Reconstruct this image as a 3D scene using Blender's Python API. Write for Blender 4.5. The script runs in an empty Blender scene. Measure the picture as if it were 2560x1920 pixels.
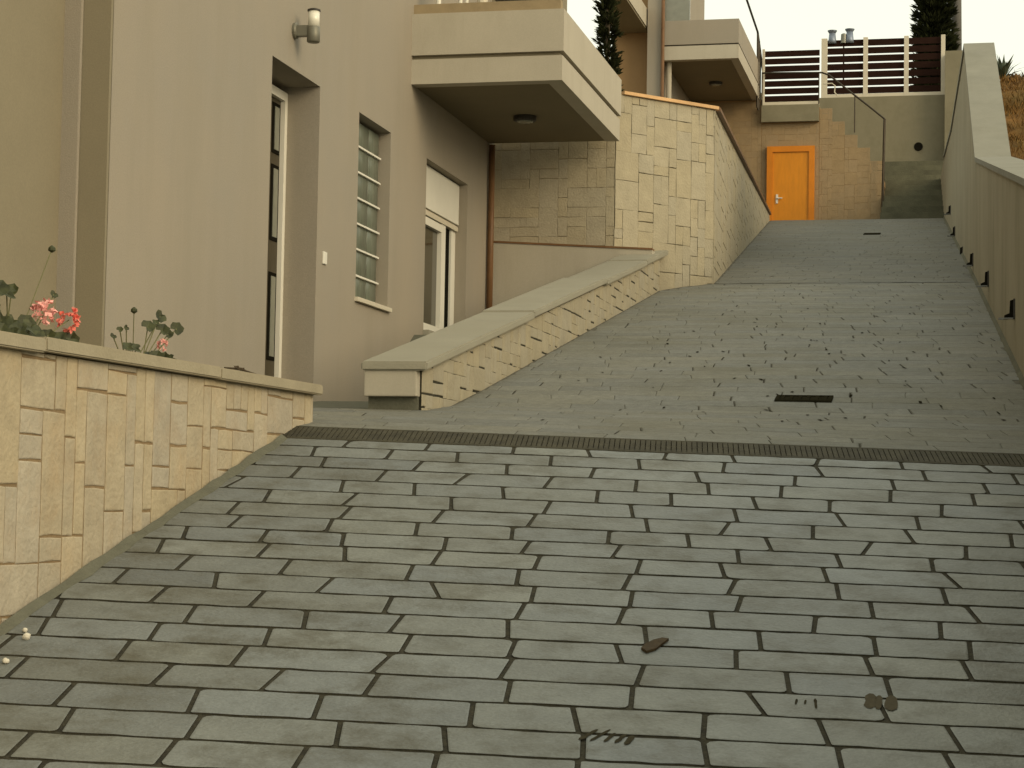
import bpy, bmesh, math, random
from mathutils import Vector, Matrix
R = math.radians
rnd = random.Random(11)
S = bpy.context.scene
COL = S.collection

# ------------------------------------------------------------------ helpers
def link(o, parent=None):
    COL.objects.link(o)
    if parent: o.parent = parent
    return o

def obj(name, bm, mat, parent=None, smooth=False, loc=None):
    """one mesh object; verts are given in world space, loc = the thing's base"""
    me = bpy.data.meshes.new(name)
    bm.normal_update()
    bm.to_mesh(me); bm.free()
    for m in (mat if isinstance(mat, (list, tuple)) else [mat]): me.materials.append(m)
    if smooth:
        for p in me.polygons: p.use_smooth = True
    o = link(bpy.data.objects.new(name, me), parent)
    off = Vector((0, 0, 0))
    p = parent
    while p: off += p.location; p = p.parent
    if loc is not None:
        loc = Vector(loc); o.location = loc - off; me.transform(Matrix.Translation(-loc))
    elif parent:
        me.transform(Matrix.Translation(-off))
    return o

def thing(name, loc, label, cat, group=None):
    o = link(bpy.data.objects.new(name, None)); o.location = loc
    o.empty_display_size = .1
    o['label'] = label; o['category'] = cat
    if group: o['group'] = group
    return o
def tag(o, label, cat, group=None):
    o['label'] = label; o['category'] = cat
    if group: o['group'] = group
    return o
def struct(o, kind='structure'):
    o['kind'] = kind; return o

def box(bm, x0, x1, y0, y1, z0, z1, mi=0):
    v = [bm.verts.new(p) for p in ((x0,y0,z0),(x1,y0,z0),(x1,y1,z0),(x0,y1,z0),(x0,y0,z1),(x1,y0,z1),(x1,y1,z1),(x0,y1,z1))]
    fs = []
    for f in ((3,2,1,0),(4,5,6,7),(0,1,5,4),(1,2,6,5),(2,3,7,6),(3,0,4,7)):
        fc = bm.faces.new([v[i] for i in f]); fc.material_index = mi; fs.append(fc)
    return fs
def bbox(x0, x1, y0, y1, z0, z1, bev=0.0):
    bm = bmesh.new(); box(bm, x0, x1, y0, y1, z0, z1)
    if bev: bmesh.ops.bevel(bm, geom=bm.edges[:], offset=bev, segments=2, affect='EDGES', profile=.6)
    return bm
def quad(bm, a, b, c, d, mi=0):
    f = bm.faces.new([bm.verts.new(p) for p in (a, b, c, d)]); f.material_index = mi; return f
def prism(bm, pts, vec, mi=0):
    """closed prism: polygon pts (3D) swept by vec"""
    vec = Vector(vec)
    a = [bm.verts.new(p) for p in pts]; b = [bm.verts.new(Vector(p) + vec) for p in pts]
    n = len(pts)
    fs = [bm.faces.new(a[::-1]), bm.faces.new(b)]
    for i in range(n): fs.append(bm.faces.new((a[i], a[(i+1) % n], b[(i+1) % n], b[i])))
    for f in fs: f.material_index = mi
    bmesh.ops.recalc_face_normals(bm, faces=fs)
def tube(bm, pts, r, n=8, cap=True):
    pts = [Vector(p) for p in pts]; rings = []
    for i, p in enumerate(pts):
        d = (pts[min(i+1, len(pts)-1)] - pts[max(i-1, 0)]).normalized()
        a = d.orthogonal().normalized() if i == 0 else (a - d * a.dot(d)).normalized()
        b = d.cross(a)
        rr = r[i] if isinstance(r, (list, tuple)) else r
        rings.append([bm.verts.new(p + a*rr*math.cos(t) + b*rr*math.sin(t)) for t in [2*math.pi*k/n for k in range(n)]])
    for i in range(len(rings)-1):
        for k in range(n):
            bm.faces.new((rings[i][k], rings[i][(k+1) % n], rings[i+1][(k+1) % n], rings[i+1][k]))
    if cap: bm.faces.new(rings[0][::-1]); bm.faces.new(rings[-1])
def lathe(bm, c, prof, n=24, ax='Z'):
    rings = []
    for r, h in prof:
        ring = []
        for k in range(n):
            t = 2*math.pi*k/n
            p = (r*math.cos(t), r*math.sin(t), h) if ax == 'Z' else (h, r*math.cos(t), r*math.sin(t))
            ring.append(bm.verts.new(Vector(c) + Vector(p)))
        rings.append(ring)
    for i in range(len(rings)-1):
        for k in range(n): bm.faces.new((rings[i][k], rings[i][(k+1) % n], rings[i+1][(k+1) % n], rings[i+1][k]))
    bm.faces.new(rings[0][::-1]); bm.faces.new(rings[-1])
    bmesh.ops.recalc_face_normals(bm, faces=bm.faces[:])

# ------------------------------------------------------------------ materials
def mat(name, c, var=.12, scale=6, rough=.85, bump=.15, bscale=60, spec=.3, metal=0, tone=False, c2=None, dirt=0, dscale=1.2, dcol=(.05,.045,.02), trans=0, stretch=None, grain=0, dstretch=None):
    m = bpy.data.materials.new(name); m.use_nodes = True
    nt = m.node_tree; N = nt.nodes; L = nt.links
    b = N['Principled BSDF']
    b.inputs['Roughness'].default_value = rough
    b.inputs['Specular IOR Level'].default_value = spec
    b.inputs['Metallic'].default_value = metal
    if trans: b.inputs['Transmission Weight'].default_value = trans
    tc = N.new('ShaderNodeTexCoord'); src = tc.outputs['Object']
    if stretch:
        mp = N.new('ShaderNodeMapping'); mp.inputs['Scale'].default_value = stretch
        L.new(src, mp.inputs[0]); src = mp.outputs[0]
    n1 = N.new('ShaderNodeTexNoise'); n1.inputs['Scale'].default_value = scale; n1.inputs['Detail'].default_value = 8; n1.inputs['Roughness'].default_value = .65
    L.new(src, n1.inputs[0])
    cr = N.new('ShaderNodeValToRGB'); cr.color_ramp.elements[0].position = .3; cr.color_ramp.elements[1].position = .7
    lo = tuple(max(0, x*(1-var)) for x in c); hi = tuple(min(1, x*(1+var)) for x in (c2 or c))
    cr.color_ramp.elements[0].color = (*lo, 1); cr.color_ramp.elements[1].color = (*hi, 1)
    L.new(n1.outputs[0], cr.inputs[0]); out = cr.outputs[0]
    if tone:
        at = N.new('ShaderNodeAttribute'); at.attribute_name = 'tone'
        mx = N.new('ShaderNodeMix'); mx.data_type = 'RGBA'; mx.blend_type = 'MULTIPLY'; mx.inputs[0].default_value = 1
        L.new(out, mx.inputs[6]); L.new(at.outputs['Color'], mx.inputs[7]); out = mx.outputs[2]
    if grain:
        ng = N.new('ShaderNodeTexNoise'); ng.inputs['Scale'].default_value = 95; ng.inputs['Detail'].default_value = 3
        L.new(tc.outputs['Object'], ng.inputs[0])
        rgn = N.new('ShaderNodeMapRange'); rgn.inputs[1].default_value = .3; rgn.inputs[2].default_value = .7; rgn.inputs[3].default_value = 1-grain; rgn.inputs[4].default_value = 1+grain
        L.new(ng.outputs[0], rgn.inputs[0])
        mg = N.new('ShaderNodeMix'); mg.data_type = 'RGBA'; mg.blend_type = 'MULTIPLY'; mg.inputs[0].default_value = 1
        L.new(out, mg.inputs[6]); L.new(rgn.outputs[0], mg.inputs[7]); out = mg.outputs[2]
    if dirt:
        n3 = N.new('ShaderNodeTexNoise'); n3.inputs['Scale'].default_value = dscale; n3.inputs['Detail'].default_value = 6; n3.inputs['Roughness'].default_value = .7
        if dstretch:
            mp2 = N.new('ShaderNodeMapping'); mp2.inputs['Scale'].default_value = dstretch
            L.new(tc.outputs['Object'], mp2.inputs[0]); L.new(mp2.outputs[0], n3.inputs[0])
        else: L.new(tc.outputs['Object'], n3.inputs[0])
        r3 = N.new('ShaderNodeValToRGB'); r3.color_ramp.elements[0].position = .47; r3.color_ramp.elements[1].position = .70
        r3.color_ramp.elements[0].color = (0,0,0,1); r3.color_ramp.elements[1].color = (dirt,)*3 + (1,)
        L.new(n3.outputs[0], r3.inputs[0])
        m2 = N.new('ShaderNodeMix'); m2.data_type = 'RGBA'
        L.new(r3.outputs[0], m2.inputs[0]); L.new(out, m2.inputs[6]); m2.inputs[7].default_value = (*dcol, 1); out = m2.outputs[2]
    L.new(out, b.inputs['Base Color'])
    if bump:
        n2 = N.new('ShaderNodeTexNoise'); n2.inputs['Scale'].default_value = bscale; n2.inputs['Detail'].default_value = 5
        L.new(tc.outputs['Object'], n2.inputs[0])
        bp = N.new('ShaderNodeBump'); bp.inputs['Strength'].default_value = bump; bp.inputs['Distance'].default_value = .02
        L.new(n2.outputs[0], bp.inputs['Height']); L.new(bp.outputs[0], b.inputs['Normal'])
    return m

M = {}
M['plaster']   = mat('beige_plaster', (.296,.270,.224), .035, .45, .9, .16, 160, c2=(.312,.270,.208), grain=.055, dirt=.5, dscale=.9, dcol=(.265,.238,.185), dstretch=(2.2,2.2,.35))
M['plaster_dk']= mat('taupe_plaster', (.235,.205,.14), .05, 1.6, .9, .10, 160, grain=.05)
M['plaster_lt']= mat('pale_plaster', (.43,.395,.318), .04, 2.0, .9, .10, 150, grain=.04, dirt=.35, dscale=1.6, dcol=(.345,.31,.24), dstretch=(3,3,.5))
M['plaster_or']= mat('ochre_plaster', (.30,.19,.09), .08, 1.6, .9, .10, 150)
M['plaster_rw']= mat('grey_beige_render', (.30,.265,.185), .08, 1.1, .92, .12, 90, grain=.06, dirt=.6, dscale=1.2, dcol=(.19,.17,.10), dstretch=(2,2,.5))
M['stone']     = mat('beige_cladding_stone', (.415,.36,.262), .12, 9, .9, .35, 45, tone=True, dirt=.25, dscale=3.5, dcol=(.38,.23,.09))
M['stone_far'] = mat('pale_cladding_stone', (.365,.325,.235), .10, 7, .9, .30, 45, tone=True)
M['mortar_far']= mat('pale_mortar', (.27,.23,.15), .15, 14, .95, .3, 80)
M['stone_warm']= mat('tan_cladding_stone', (.30,.22,.125), .10, 7, .9, .3, 45, tone=True)
M['render_shade'] = mat('render_painted_shade', (.215,.195,.132), .08, 1.3, .95, .15, 90, grain=.06, dirt=.4, dscale=1.5, dcol=(.12,.11,.065))  # darker copy of the right wall's render, with shade put into its colour
M['coping_rw'] = mat('weathered_concrete_cap', (.235,.228,.185), .08, 3, .9, .15, 60, dirt=.4, dscale=1.6, dcol=(.17,.16,.12))
M['damp']      = mat('brown_smudge', (.075,.064,.040), .2, 20, .8, .1, 60, spec=.1)
M['mortar']    = mat('beige_mortar', (.25,.18,.10), .15, 14, .95, .3, 80)
M['coping']    = mat('grey_coping_stone', (.33,.29,.205), .10, 5, .8, .15, 70, dirt=.3, dscale=3, dcol=(.22,.19,.12))
M['coping_lt'] = mat('pale_concrete_coping', (.305,.288,.225), .08, 4, .85, .15, 60, dirt=.3, dscale=2, dcol=(.23,.21,.15))
M['soffit']    = mat('soffit_painted_shade', (.19,.16,.10), .06, 1.6, .9, .1, 140)  # darkened brown: the shade under the balconies is put into the colour
M['paver']     = mat('stamped_concrete', (.180,.192,.180), .13, 7, .55, .25, 55, spec=.4, tone=True, grain=.10, dirt=.8, dscale=3.4, dcol=(.075,.07,.045))
M['paver_up']  = mat('worn_paving', (.172,.172,.148), .17, 16, .75, .25, 50, tone=True, grain=.16, dirt=.45, dscale=.9, dcol=(.105,.098,.06))
M['moss_step'] = mat('mossy_step', (.100,.098,.064), .25, 3, .9, .3, 40)
M['joint']     = mat('dark_joint', (.032,.029,.019), .35, 20, .95, .5, 60, c2=(.04,.036,.022))
M['joint_up']  = mat('worn_joint', (.118,.113,.088), .4, 12, .95, .4, 60)
M['crack']     = mat('open_joint', (.022,.02,.012), .2, 20, 1, 0, spec=0)
M['fillet']    = mat('cement_fillet', (.12,.12,.088), .15, 7, .9, .3, 50)
M['asphalt']   = mat('street_asphalt', (.06,.058,.05), .2, 9, .95, .4, 90)
M['earth']     = mat('dry_earth', (.16,.11,.055), .3, 4, 1, .5, 20)
M['bank']      = mat('orange_dry_bank', (.13,.07,.018), .45, 3.0, 1, .8, 14, c2=(.17,.09,.025), dirt=.6, dscale=2.2, dcol=(.10,.09,.03))
M['white']     = mat('white_paint', (.72,.70,.62), .03, 5, .45, .03, 40, spec=.45)
M['cream']     = mat('cream_paint', (.58,.53,.42), .04, 5, .5, .05, 40)
M['dark_wood'] = mat('dark_brown_door', (.055,.045,.026), .2, 6, .5, .08, 60, stretch=(12,12,1))
M['glass_gr']  = mat('frosted_panel', (.20,.205,.165), .12, 9, .25, .06, 30, spec=.6)
M['glass_dk']  = mat('dark_glass', (.045,.040,.024), .15, 3, .08, 0, spec=.7)
M['glassblock']= mat('glass_block', (.135,.15,.115), .30, 5, .35, .12, 9, spec=.45, stretch=(1,9,.6))
M['black']     = mat('black_gap', (.012,.011,.008), .2, 8, 1, 0, spec=0)
M['iron']      = mat('dark_iron', (.035,.030,.022), .25, 12, .6, .2, 60, spec=.5)
M['rail']      = mat('dark_railing', (.05,.04,.028), .2, 10, .45, .05, 60, metal=.6)
M['grate']     = mat('mossy_grate', (.050,.045,.027), .35, 9, .8, .3, 60)
M['pipe']      = mat('brown_pipe', (.17,.09,.04), .2, 6, .5, .05, 40)
M['copper']    = mat('terracotta_tile_edge', (.58,.36,.17), .2, 5, .55, .15, 40)
M['orange']    = mat('orange_door', (.62,.235,.010), .10, 3, .45, .06, 40, stretch=(5,5,1))
M['orange_dk'] = mat('orange_frame', (.60,.20,.008), .10, 3, .5, .06, 40)
M['brown_cap'] = mat('brown_cap', (.30,.235,.14), .12, 6, .8, .1, 60)
M['slat']      = mat('maroon_slat', (.022,.010,.007), .25, 6, .9, .1, 50, spec=.08, stretch=(1,8,8))
M['lampmetal'] = mat('grey_lamp_metal', (.17,.165,.13), .12, 8, .45, .05, 60, metal=.3)
M['lampglass'] = mat('white_lamp_glass', (.78,.76,.66), .02, 5, .2, 0, spec=.6)
M['vent']      = mat('blue_grey_metal', (.22,.26,.33), .2, 8, .45, .05, 50, metal=.4)
M['cypress']   = mat('cypress_foliage', (.012,.014,.006), .4, 3, .95, 0, spec=.05, c2=(.026,.03,.012))
M['bark']      = mat('bark', (.10,.075,.045), .3, 8, .95, .5, 30, stretch=(4,4,1))
M['leaf']      = mat('dark_leaf', (.022,.028,.010), .35, 30, .55, .1, 60, c2=(.05,.055,.02))
M['stem']      = mat('stem', (.16,.16,.075), .2, 20, .7, 0)
M['petal_red'] = mat('coral_petals', (.72,.24,.19), .12, 40, .55, 0, c2=(.85,.19,.14))
M['petal_pink']= mat('pink_petals', (.80,.36,.33), .10, 40, .55, 0, c2=(.85,.45,.40))
M['grey_pole'] = mat('grey_pole', (.10,.095,.085), .15, 6, .7, .1, 30)
M['bluegreen'] = mat('yucca_leaf', (.09,.115,.085), .3, 9, .6, 0, c2=(.12,.14,.09))
M['bush']      = mat('pale_bush', (.13,.15,.07), .3, 9, .7, 0, c2=(.2,.21,.12))
M['deadleaf']  = mat('dead_leaf', (.05,.033,.014), .3, 40, .8, .1, 60)
M['smear']     = mat('dark_smear', (.045,.040,.026), .4, 30, .95, .1, 60, spec=.02)
M['bit']       = mat('white_bits', (.62,.58,.48), .1, 20, .8, 0)

# ------------------------------------------------------------------ ground profile (camera eye = origin, street at -1.65)
PR = [(-30,-1.62),(2.55,-1.62),(9.92,.312),(10.12,.366),(11.3,.50),(12.3,.59),(13.2,.745),(21.93,2.416),(38,5.40),(60,5.40)]
def prof(y):
    for (a, za), (b, zb) in zip(PR, PR[1:]):
        if y <= b: return za + (zb-za)*(y-a)/(b-a)
    return PR[-1][1]
TH = R(8.0); CT, ST = math.cos(TH), math.sin(TH); OX, OY = -3.455, 9.92     # the lower ramp is laid 8 degrees off the house line
def yd(x): return OY + math.tan(TH)*(x-OX)                                      # near edge of the drain channel
def plane(x, y):
    k = max(0, min(1, (y-2.5)/2.5))
    return (.312 + .263*(y-OY) if y > 2.55 else -1.62) - .061*(x-OX)*k
def gz(x, y):
    e = yd(x)+.22
    if y <= e: return plane(x, y)
    if y >= 13.2: return prof(y)
    zd = plane(x, e); t = (y-e)/(13.2-e)
    for (a, fa), (b, fb) in zip(((0,0),(.383,.354),(.708,.591)), ((.383,.354),(.708,.591),(1,1))):
        if t <= b: return zd + (.745-zd)*(fa+(fb-fa)*(t-a)/(b-a))
    return .745
def ruv(u, v, h=0):
    x, y = OX+u*CT-v*ST, OY+u*ST+v*CT
    return Vector((x, y, plane(x, y)+h))
def wallX(y): return .1244 - .03153*(y-22)          # face of the retaining wall on the right
def EX(y): return -2.72 - .0577*(y-21.98)            # stone wall along the upper drive

def grid_sheet(bm, x0f, x1f, ys, nx, zf, mi=0):
    rows = []
    for y in ys:
        a, b = x0f(y), x1f(y)
        rows.append([bm.verts.new((a+(b-a)*i/nx, y, zf(a+(b-a)*i/nx, y))) for i in range(nx+1)])
    for r0, r1 in zip(rows, rows[1:]):
        for i in range(nx):
            f = bm.faces.new((r0[i], r0[i+1], r1[i+1], r1[i])); f.material_index = mi
def frange(a, b, n): return [a+(b-a)*i/n for i in range(n+1)]

TONE = {}
def set_tone(o, tones):
    """per-face colour multiplier (each stone its own colour)"""
    me = o.data
    ca = me.color_attributes.new('tone', 'FLOAT_COLOR', 'CORNER')
    for p in me.polygons:
        t = tones[p.index]
        for li in p.loop_indices: ca.data[li].color = (*t, 1)

def slab_poly(bm, pts, mp, h, ins, mi, tones, t, d0=0.0, side=None):
    """raised stone on a mapped surface: pts 2D ccw, mp(u,v,h) -> 3D"""
    n = len(pts); cx = sum(p[0] for p in pts)/n; cy = sum(p[1] for p in pts)/n
    def shrink(p):
        dx, dy = p[0]-cx, p[1]-cy; l = math.hypot(dx, dy) or 1
        return (p[0]-dx/l*ins, p[1]-dy/l*ins)
    a = [bm.verts.new(mp(*p, d0)) for p in pts]
    b = [bm.verts.new(mp(*p, h*(.65 if side is None else .8))) for p in pts]
    c = [bm.verts.new(mp(*shrink(p), h)) for p in pts]
    for i in range(n):
        j = (i+1) % n
        f = bm.faces.new((a[i], a[j], b[j], b[i])); f.material_index = mi if side is None else side; tones.append(t)
        f = bm.faces.new((b[i], b[j], c[j], c[i])); f.material_index = mi; tones.append(t)
    f = bm.faces.new(c); f.material_index = mi; tones.append(t)

def clip_poly(pts, poly):
    """Sutherland-Hodgman, poly convex ccw"""
    out = pts
    for i in range(len(poly)):
        ax, ay = poly[i]; bx, by = poly[(i+1) % len(poly)]
        inp, out = out, []
        if not inp: return []
        def side(p): return (bx-ax)*(p[1]-ay) - (by-ay)*(p[0]-ax)
        for j in range(len(inp)):
            p, q = inp[j], inp[(j+1) % len(inp)]
            sp, sq = side(p), side(q)
            if sp >= 0: out.append(p)
            if (sp >= 0) != (sq >= 0):
                t = sp/(sp-sq); out.append((p[0]+(q[0]-p[0])*t, p[1]+(q[1]-p[1])*t))
    return out
def area(p): return .5*sum(p[i][0]*p[(i+1) % len(p)][1]-p[(i+1) % len(p)][0]*p[i][1] for i in range(len(p)))

def ashlar(bm, tones, poly, mp, unit, sizes, depth, seed, joint=.006, hjoint=None, jit=.004, warm=.10, pj=.5):
    rg = random.Random(seed)
    us = [p[0] for p in poly]; vs = [p[1] for p in poly]
    u0, v0 = min(us)-unit*rg.random(), min(vs)-unit*rg.random()
    nu = int((max(us)-u0)/unit)+2; nv = int((max(vs)-v0)/unit)+2
    occ = [[False]*nu for _ in range(nv)]
    hj = hjoint if hjoint is not None else joint
    for j in range(nv):
        for i in range(nu):
            if occ[j][i]: continue
            sz = sizes[:]; rg.shuffle(sz); sz.append((1, 1))
            for w, h in sz:
                if i+w <= nu and j+h <= nv and not any(occ[jj][ii] for jj in range(j, j+h) for ii in range(i, i+w)): break
            for jj in range(j, j+h):
                for ii in range(i, i+w): occ[jj][ii] = True
            a, b = u0+i*unit+joint, u0+(i+w)*unit-joint
            c, d = v0+j*unit+(hj if rg.random() < pj else joint), v0+(j+h)*unit-joint
            J = lambda: rg.uniform(-jit, jit)
            pts = [(a+J(), c+J()), ((a+b)/2, c+J()), (b+J(), c+J()), (b+J(), (c+d)/2), (b+J(), d+J()), ((a+b)/2, d+J()), (a+J(), d+J()), (a+J(), (c+d)/2)]
            pts = clip_poly(pts, poly)
            if len(pts) < 3 or area(pts) < .0006: continue
            q = 1+rg.uniform(-.7, .7)*max(.05, warm*1.1); wv = rg.uniform(-warm, warm)
            slab_poly(bm, pts, mp, depth*rg.uniform(.7, 1.25), .005, 0, tones, (q*(1+wv*.4), q, q*(1-wv)))

def planar(P0, U, V, N):
    P0, U, V, N = map(Vector, (P0, U, V, N))
    return lambda u, v, h: P0 + U*u + V*v + N*h

# ------------------------------------------------------------------ ground / ramps
bm = bmesh.new()
def sheetz(x, y): return -1.75 if y < 2.6 else min(8.2, -1.75 + .19*(y-2.6) - min(.35, (y-2.6)*.35))
ys = [-150,-60,-20,0,2.6,3.6] + frange(6, 60, 18) + [90, 150, 320]
grid_sheet(bm, lambda y: -260, lambda y: 260, ys, 12, sheetz)
struct(obj('ground', bm, M['earth']))
bm = bmesh.new()
grid_sheet(bm, lambda y: -30, lambda y: 30, frange(-18, 2.9, 10), 10, lambda x, y: -1.72+.02*0)
struct(obj('street', bm, M['asphalt']))

def rounded(a, b, c, d, rg, s1, s2, cut):
    """brick outline a..b by c..d; s1, s2 = slant of the left and right end; knocked, rounded corners"""
    k = lambda: rg.uniform(.35, 1)*cut*(2.6 if rg.random() < .16 else 1)
    w = lambda: rg.uniform(-.0045, .0045)
    def corner(px, py, dx, dy):          # three points round a corner; dx, dy point inwards
        q = k(); return [(px, py+dy*q*.8), (px+dx*q*.3, py+dy*q*.25), (px+dx*q, py)]
    e = lambda x0, x1, y: [(x0+(x1-x0)*t, y+w()) for t in (.22, .42, .6, .8)]
    pts = corner(a-s1, c, 1, 1) + e(a-s1, b-s2, c) + corner(b-s2, c, -1, 1)[::-1]
    pts += corner(b+s2, d, -1, -1) + e(b+s2, a+s1, d) + corner(a+s1, d, 1, -1)[::-1]
    return pts

def pave(bm, tones, y0, y1, xl, xr, row, ln, gy, gx, h, seed, mi, zf, cut, openp=1.0, openw=0.0, side=None, tn=1.0, edge_tone=None, mp=None, cr=None):
    rg = random.Random(seed); y = y0; mp = mp or (lambda x, yy, hh: (x, yy, zf(x, yy)+hh))
    off = 0
    while y < y1-.02:
        r = min(row*rg.uniform(.93, 1.07), y1-y)
        a = xl(y) - ln*rg.uniform(.1, .9); end = xr(y)
        sl = rg.uniform(-.012, .012)
        while a < end-.03:
            sn = rg.uniform(-.012, .012) if rg.random() < .8 else rg.uniform(-.028, .028)
            if cr: sn = rg.uniform(-.020, -.002)
            l = ln*rg.choice((.82, .92, 1, 1.0, 1.05, 1.12, 1.22))
            s, e = max(a, xl(y)), min(a+l, end)
            op = rg.random() < openp*(cr[1]((a+l), y) if cr else 1)
            gl = gx + (openw*rg.uniform(.6, 1.2) if op else 0)
            if e-s > .06:
                q = rg.uniform(.90, 1.08)*tn; b = rg.uniform(-.05, .05)
                if edge_tone: q *= edge_tone((s+e)/2, y, rg)
                pts = rounded(s+gx/2, e-gl/2-gx*.2, y+gy/2, y+r-gy/2, rg, sl, sn, cut)
                slab_poly(bm, pts, mp, h*rg.uniform(.8, 1.15), .006, mi, tones, (q*(1-b*.4), q, q*(1+b)), 0.0, side)
            if cr and op and xl(y)+.1 < a+l < end-.05:
                x1, x0 = a+l-gx/2, a+l-gl-gx/2-.003
                f_ = bm.faces.new([bm.verts.new(mp(*q, .0022)) for q in ((x0-sn, y+.012), (x1-sn, y+.012), (x1+sn, y+r-.02), (x0+sn, y+r-.02))])
                f_.material_index = cr[0]; tones.append((1,1,1))
            a += l; sl = sn
        y += r

# lower ramp, laid with big stamped pavers
bm = bmesh.new(); tones = []
rows = []
for k in range(26):
    f = k/25; row_ = []
    for i in range(17):
        x = -3.5 + ((3.2 if f < .17 else .72) + 3.5)*i/16
        y = 2.55 + (yd(x)+.03-2.55)*f
        row_.append(bm.verts.new((x, y, gz(x, y))))
    rows.append(row_)
for r0_, r1_ in zip(rows, rows[1:]):
    for i in range(16):
        f_ = bm.faces.new((r0_[i], r0_[i+1], r1_[i+1], r1_[i])); f_.material_index = 1
tones += [(1,1,1)]*len(bm.faces)
def ul(v): return (-3.47-OX+v*ST)/CT
def ur(v):
    y = OY+v*CT+.52
    return ((wallX(y)-.02 if y > 4.6 else 3.1)-OX+v*ST)/CT
pave(bm, tones, -7.0, -.055, ul, ur, .2125, .42, .0185, .0155, .0065, 5, 0, None, .014, side=1,
     edge_tone=lambda u, v, rg: 1-rg.uniform(.05,.28)*max(0,min(1,(1.1-u+v*ST)/.9)), mp=ruv)  # pavers get darker, stone by stone at random, towards the planter wall
n0 = len(bm.faces)
# cement fillet along the foot of the planter wall
fy = frange(2.7, 9.85, 60); fw = [(rnd.uniform(.035,.055), rnd.uniform(.016,.03)) for _ in fy]
for y, yb, (w0, h0), (w1, h1) in zip(fy, fy[1:], fw, fw[1:]):
    quad(bm, (-3.455, y, gz(-3.45, y)+h0), (-3.455+w0, y, gz(-3.39, y)+.008), (-3.455+w1, yb, gz(-3.39, yb)+.008), (-3.455, yb, gz(-3.45, yb)+h1), 2)
    tones.append((1,1,1))
lower = struct(obj('lower_ramp', bm, [M['paver'], M['joint'], M['fillet']])); set_tone(lower, tones)

# upper ramp (landing, middle and top stretch)
def leftx(y):
    if y < 11.62: return -5.0
    if y < 20.95: return -3.19
    if y < 21.98: return -3.19 + .47*(y-20.95)/1.03
    return EX(y)
bm = bmesh.new(); tones = []
ysu = [10.135, 10.7, 11.3, 11.6, 11.65, 12.3, 12.7, 13.2] + frange(14, 21.9, 14) + frange(22.6, 38, 22) + [40.2]
def upz(x, y):
    z = gz(x, y)
    if y > 21.93: z -= .002
    return z
def warp(x, y):
    if y >= 13.2: return y
    e = yd(x)+.215
    return e + (y-10.135)/(13.2-10.135)*(13.2-e)
def upw(x, y, h): 
    yy = warp(x, y); return (x, yy, upz(x, yy)+h)
rows = []
for y in ysu:
    a, b = leftx(y)-.12, wallX(y)+.06
    rows.append([bm.verts.new(upw(a+(b-a)*i/12, y, 0)) for i in range(13)])
for r0_, r1_ in zip(rows, rows[1:]):
    for i in range(12):
        f_ = bm.faces.new((r0_[i], r0_[i+1], r1_[i+1], r1_[i])); f_.material_index = 1
tones += [(1,1,1)]*len(bm.faces)
pave(bm, tones, 10.14, 21.90, lambda y: leftx(y)+.02, lambda y: wallX(y)-.02, .215, .42, .005, .004, .0055, 8, 0, upz, .008, .95, .017, mp=upw, cr=(3, lambda x, y: max(.12, math.exp(-((x+1.0)/1.15)**2-((y-14.6)/3.2)**2))))
pave(bm, tones, 21.96, 38.0, lambda y: leftx(y)+.02, lambda y: wallX(y)-.02, .23, .45, .006, .005, .006, 9, 0, upz, .008, .15, .012, tn=.80)
# some of the joints have opened and filled with dark dirt
rg = random.Random(3)
for i in range(110):
    y = rg.uniform(11.5, 19.5) if i > 60 else rg.uniform(10.4, 30)
    x = rg.gauss(-1.1, 1.0)
    if not (leftx(y)+.3 < x < wallX(y)-.15): continue
    l = rg.uniform(.03, .08); w = rg.uniform(.004, .010); sx = rg.uniform(-.03, .01)
    z = lambda a, b: upz(a, b)+.0095
    quad(bm, (x-w, y, z(x, y)), (x+w, y, z(x, y)), (x+w+sx, y+l, z(x, y+l)), (x-w+sx, y+l, z(x, y+l)), 3 if rg.random() < .45 else 2); tones.append((1,1,1))
# mortared strip where the two slopes meet
for a in frange(-3.0, .05, 26)[:-1]:
    b = a+.118; y = 21.93+rg.uniform(-.006, .006)
    quad(bm, (a, y-.02, 2.424), (b, y-.02, 2.424), (b, y+.035, 2.432), (a, y+.035, 2.432), 2 if rg.random() < .55 else 1); tones.append((1,1,1))
upper = struct(obj('upper_ramp', bm, [M['paver_up'], M['joint_up'], M['crack'], M['joint']])); set_tone(upper, tones)

# passage to the front door and step up behind the low wall
bm = bmesh.new()
PP = [(11.60,.533),(13.5,.64),(15.2,.762),(16.6,.83),(17.9,1.52),(20.9,1.55)]
def pz(x, y):
    for (a, za), (b, zb) in zip(PP, PP[1:]):
        if y <= b: return za+(zb-za)*(y-a)/(b-a)
    return 1.55
grid_sheet(bm, lambda y: -5.02, lambda y: -3.5, [11.60,12.4,13.5,14.3,15.2,16,16.6,17.2,17.9,19,20.85], 6, pz)
struct(obj('path', bm, M['fillet']))
# planted bed / terrace behind the planter wall
bm = bmesh.new()
grid_sheet(bm, lambda y: -5.35, lambda y: -3.6, frange(1, 10.35, 30), 10, lambda x, y: .47+.025*math.sin(x*9+y*7))
struct(obj('planting_bed', bm, M['earth']))
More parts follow.
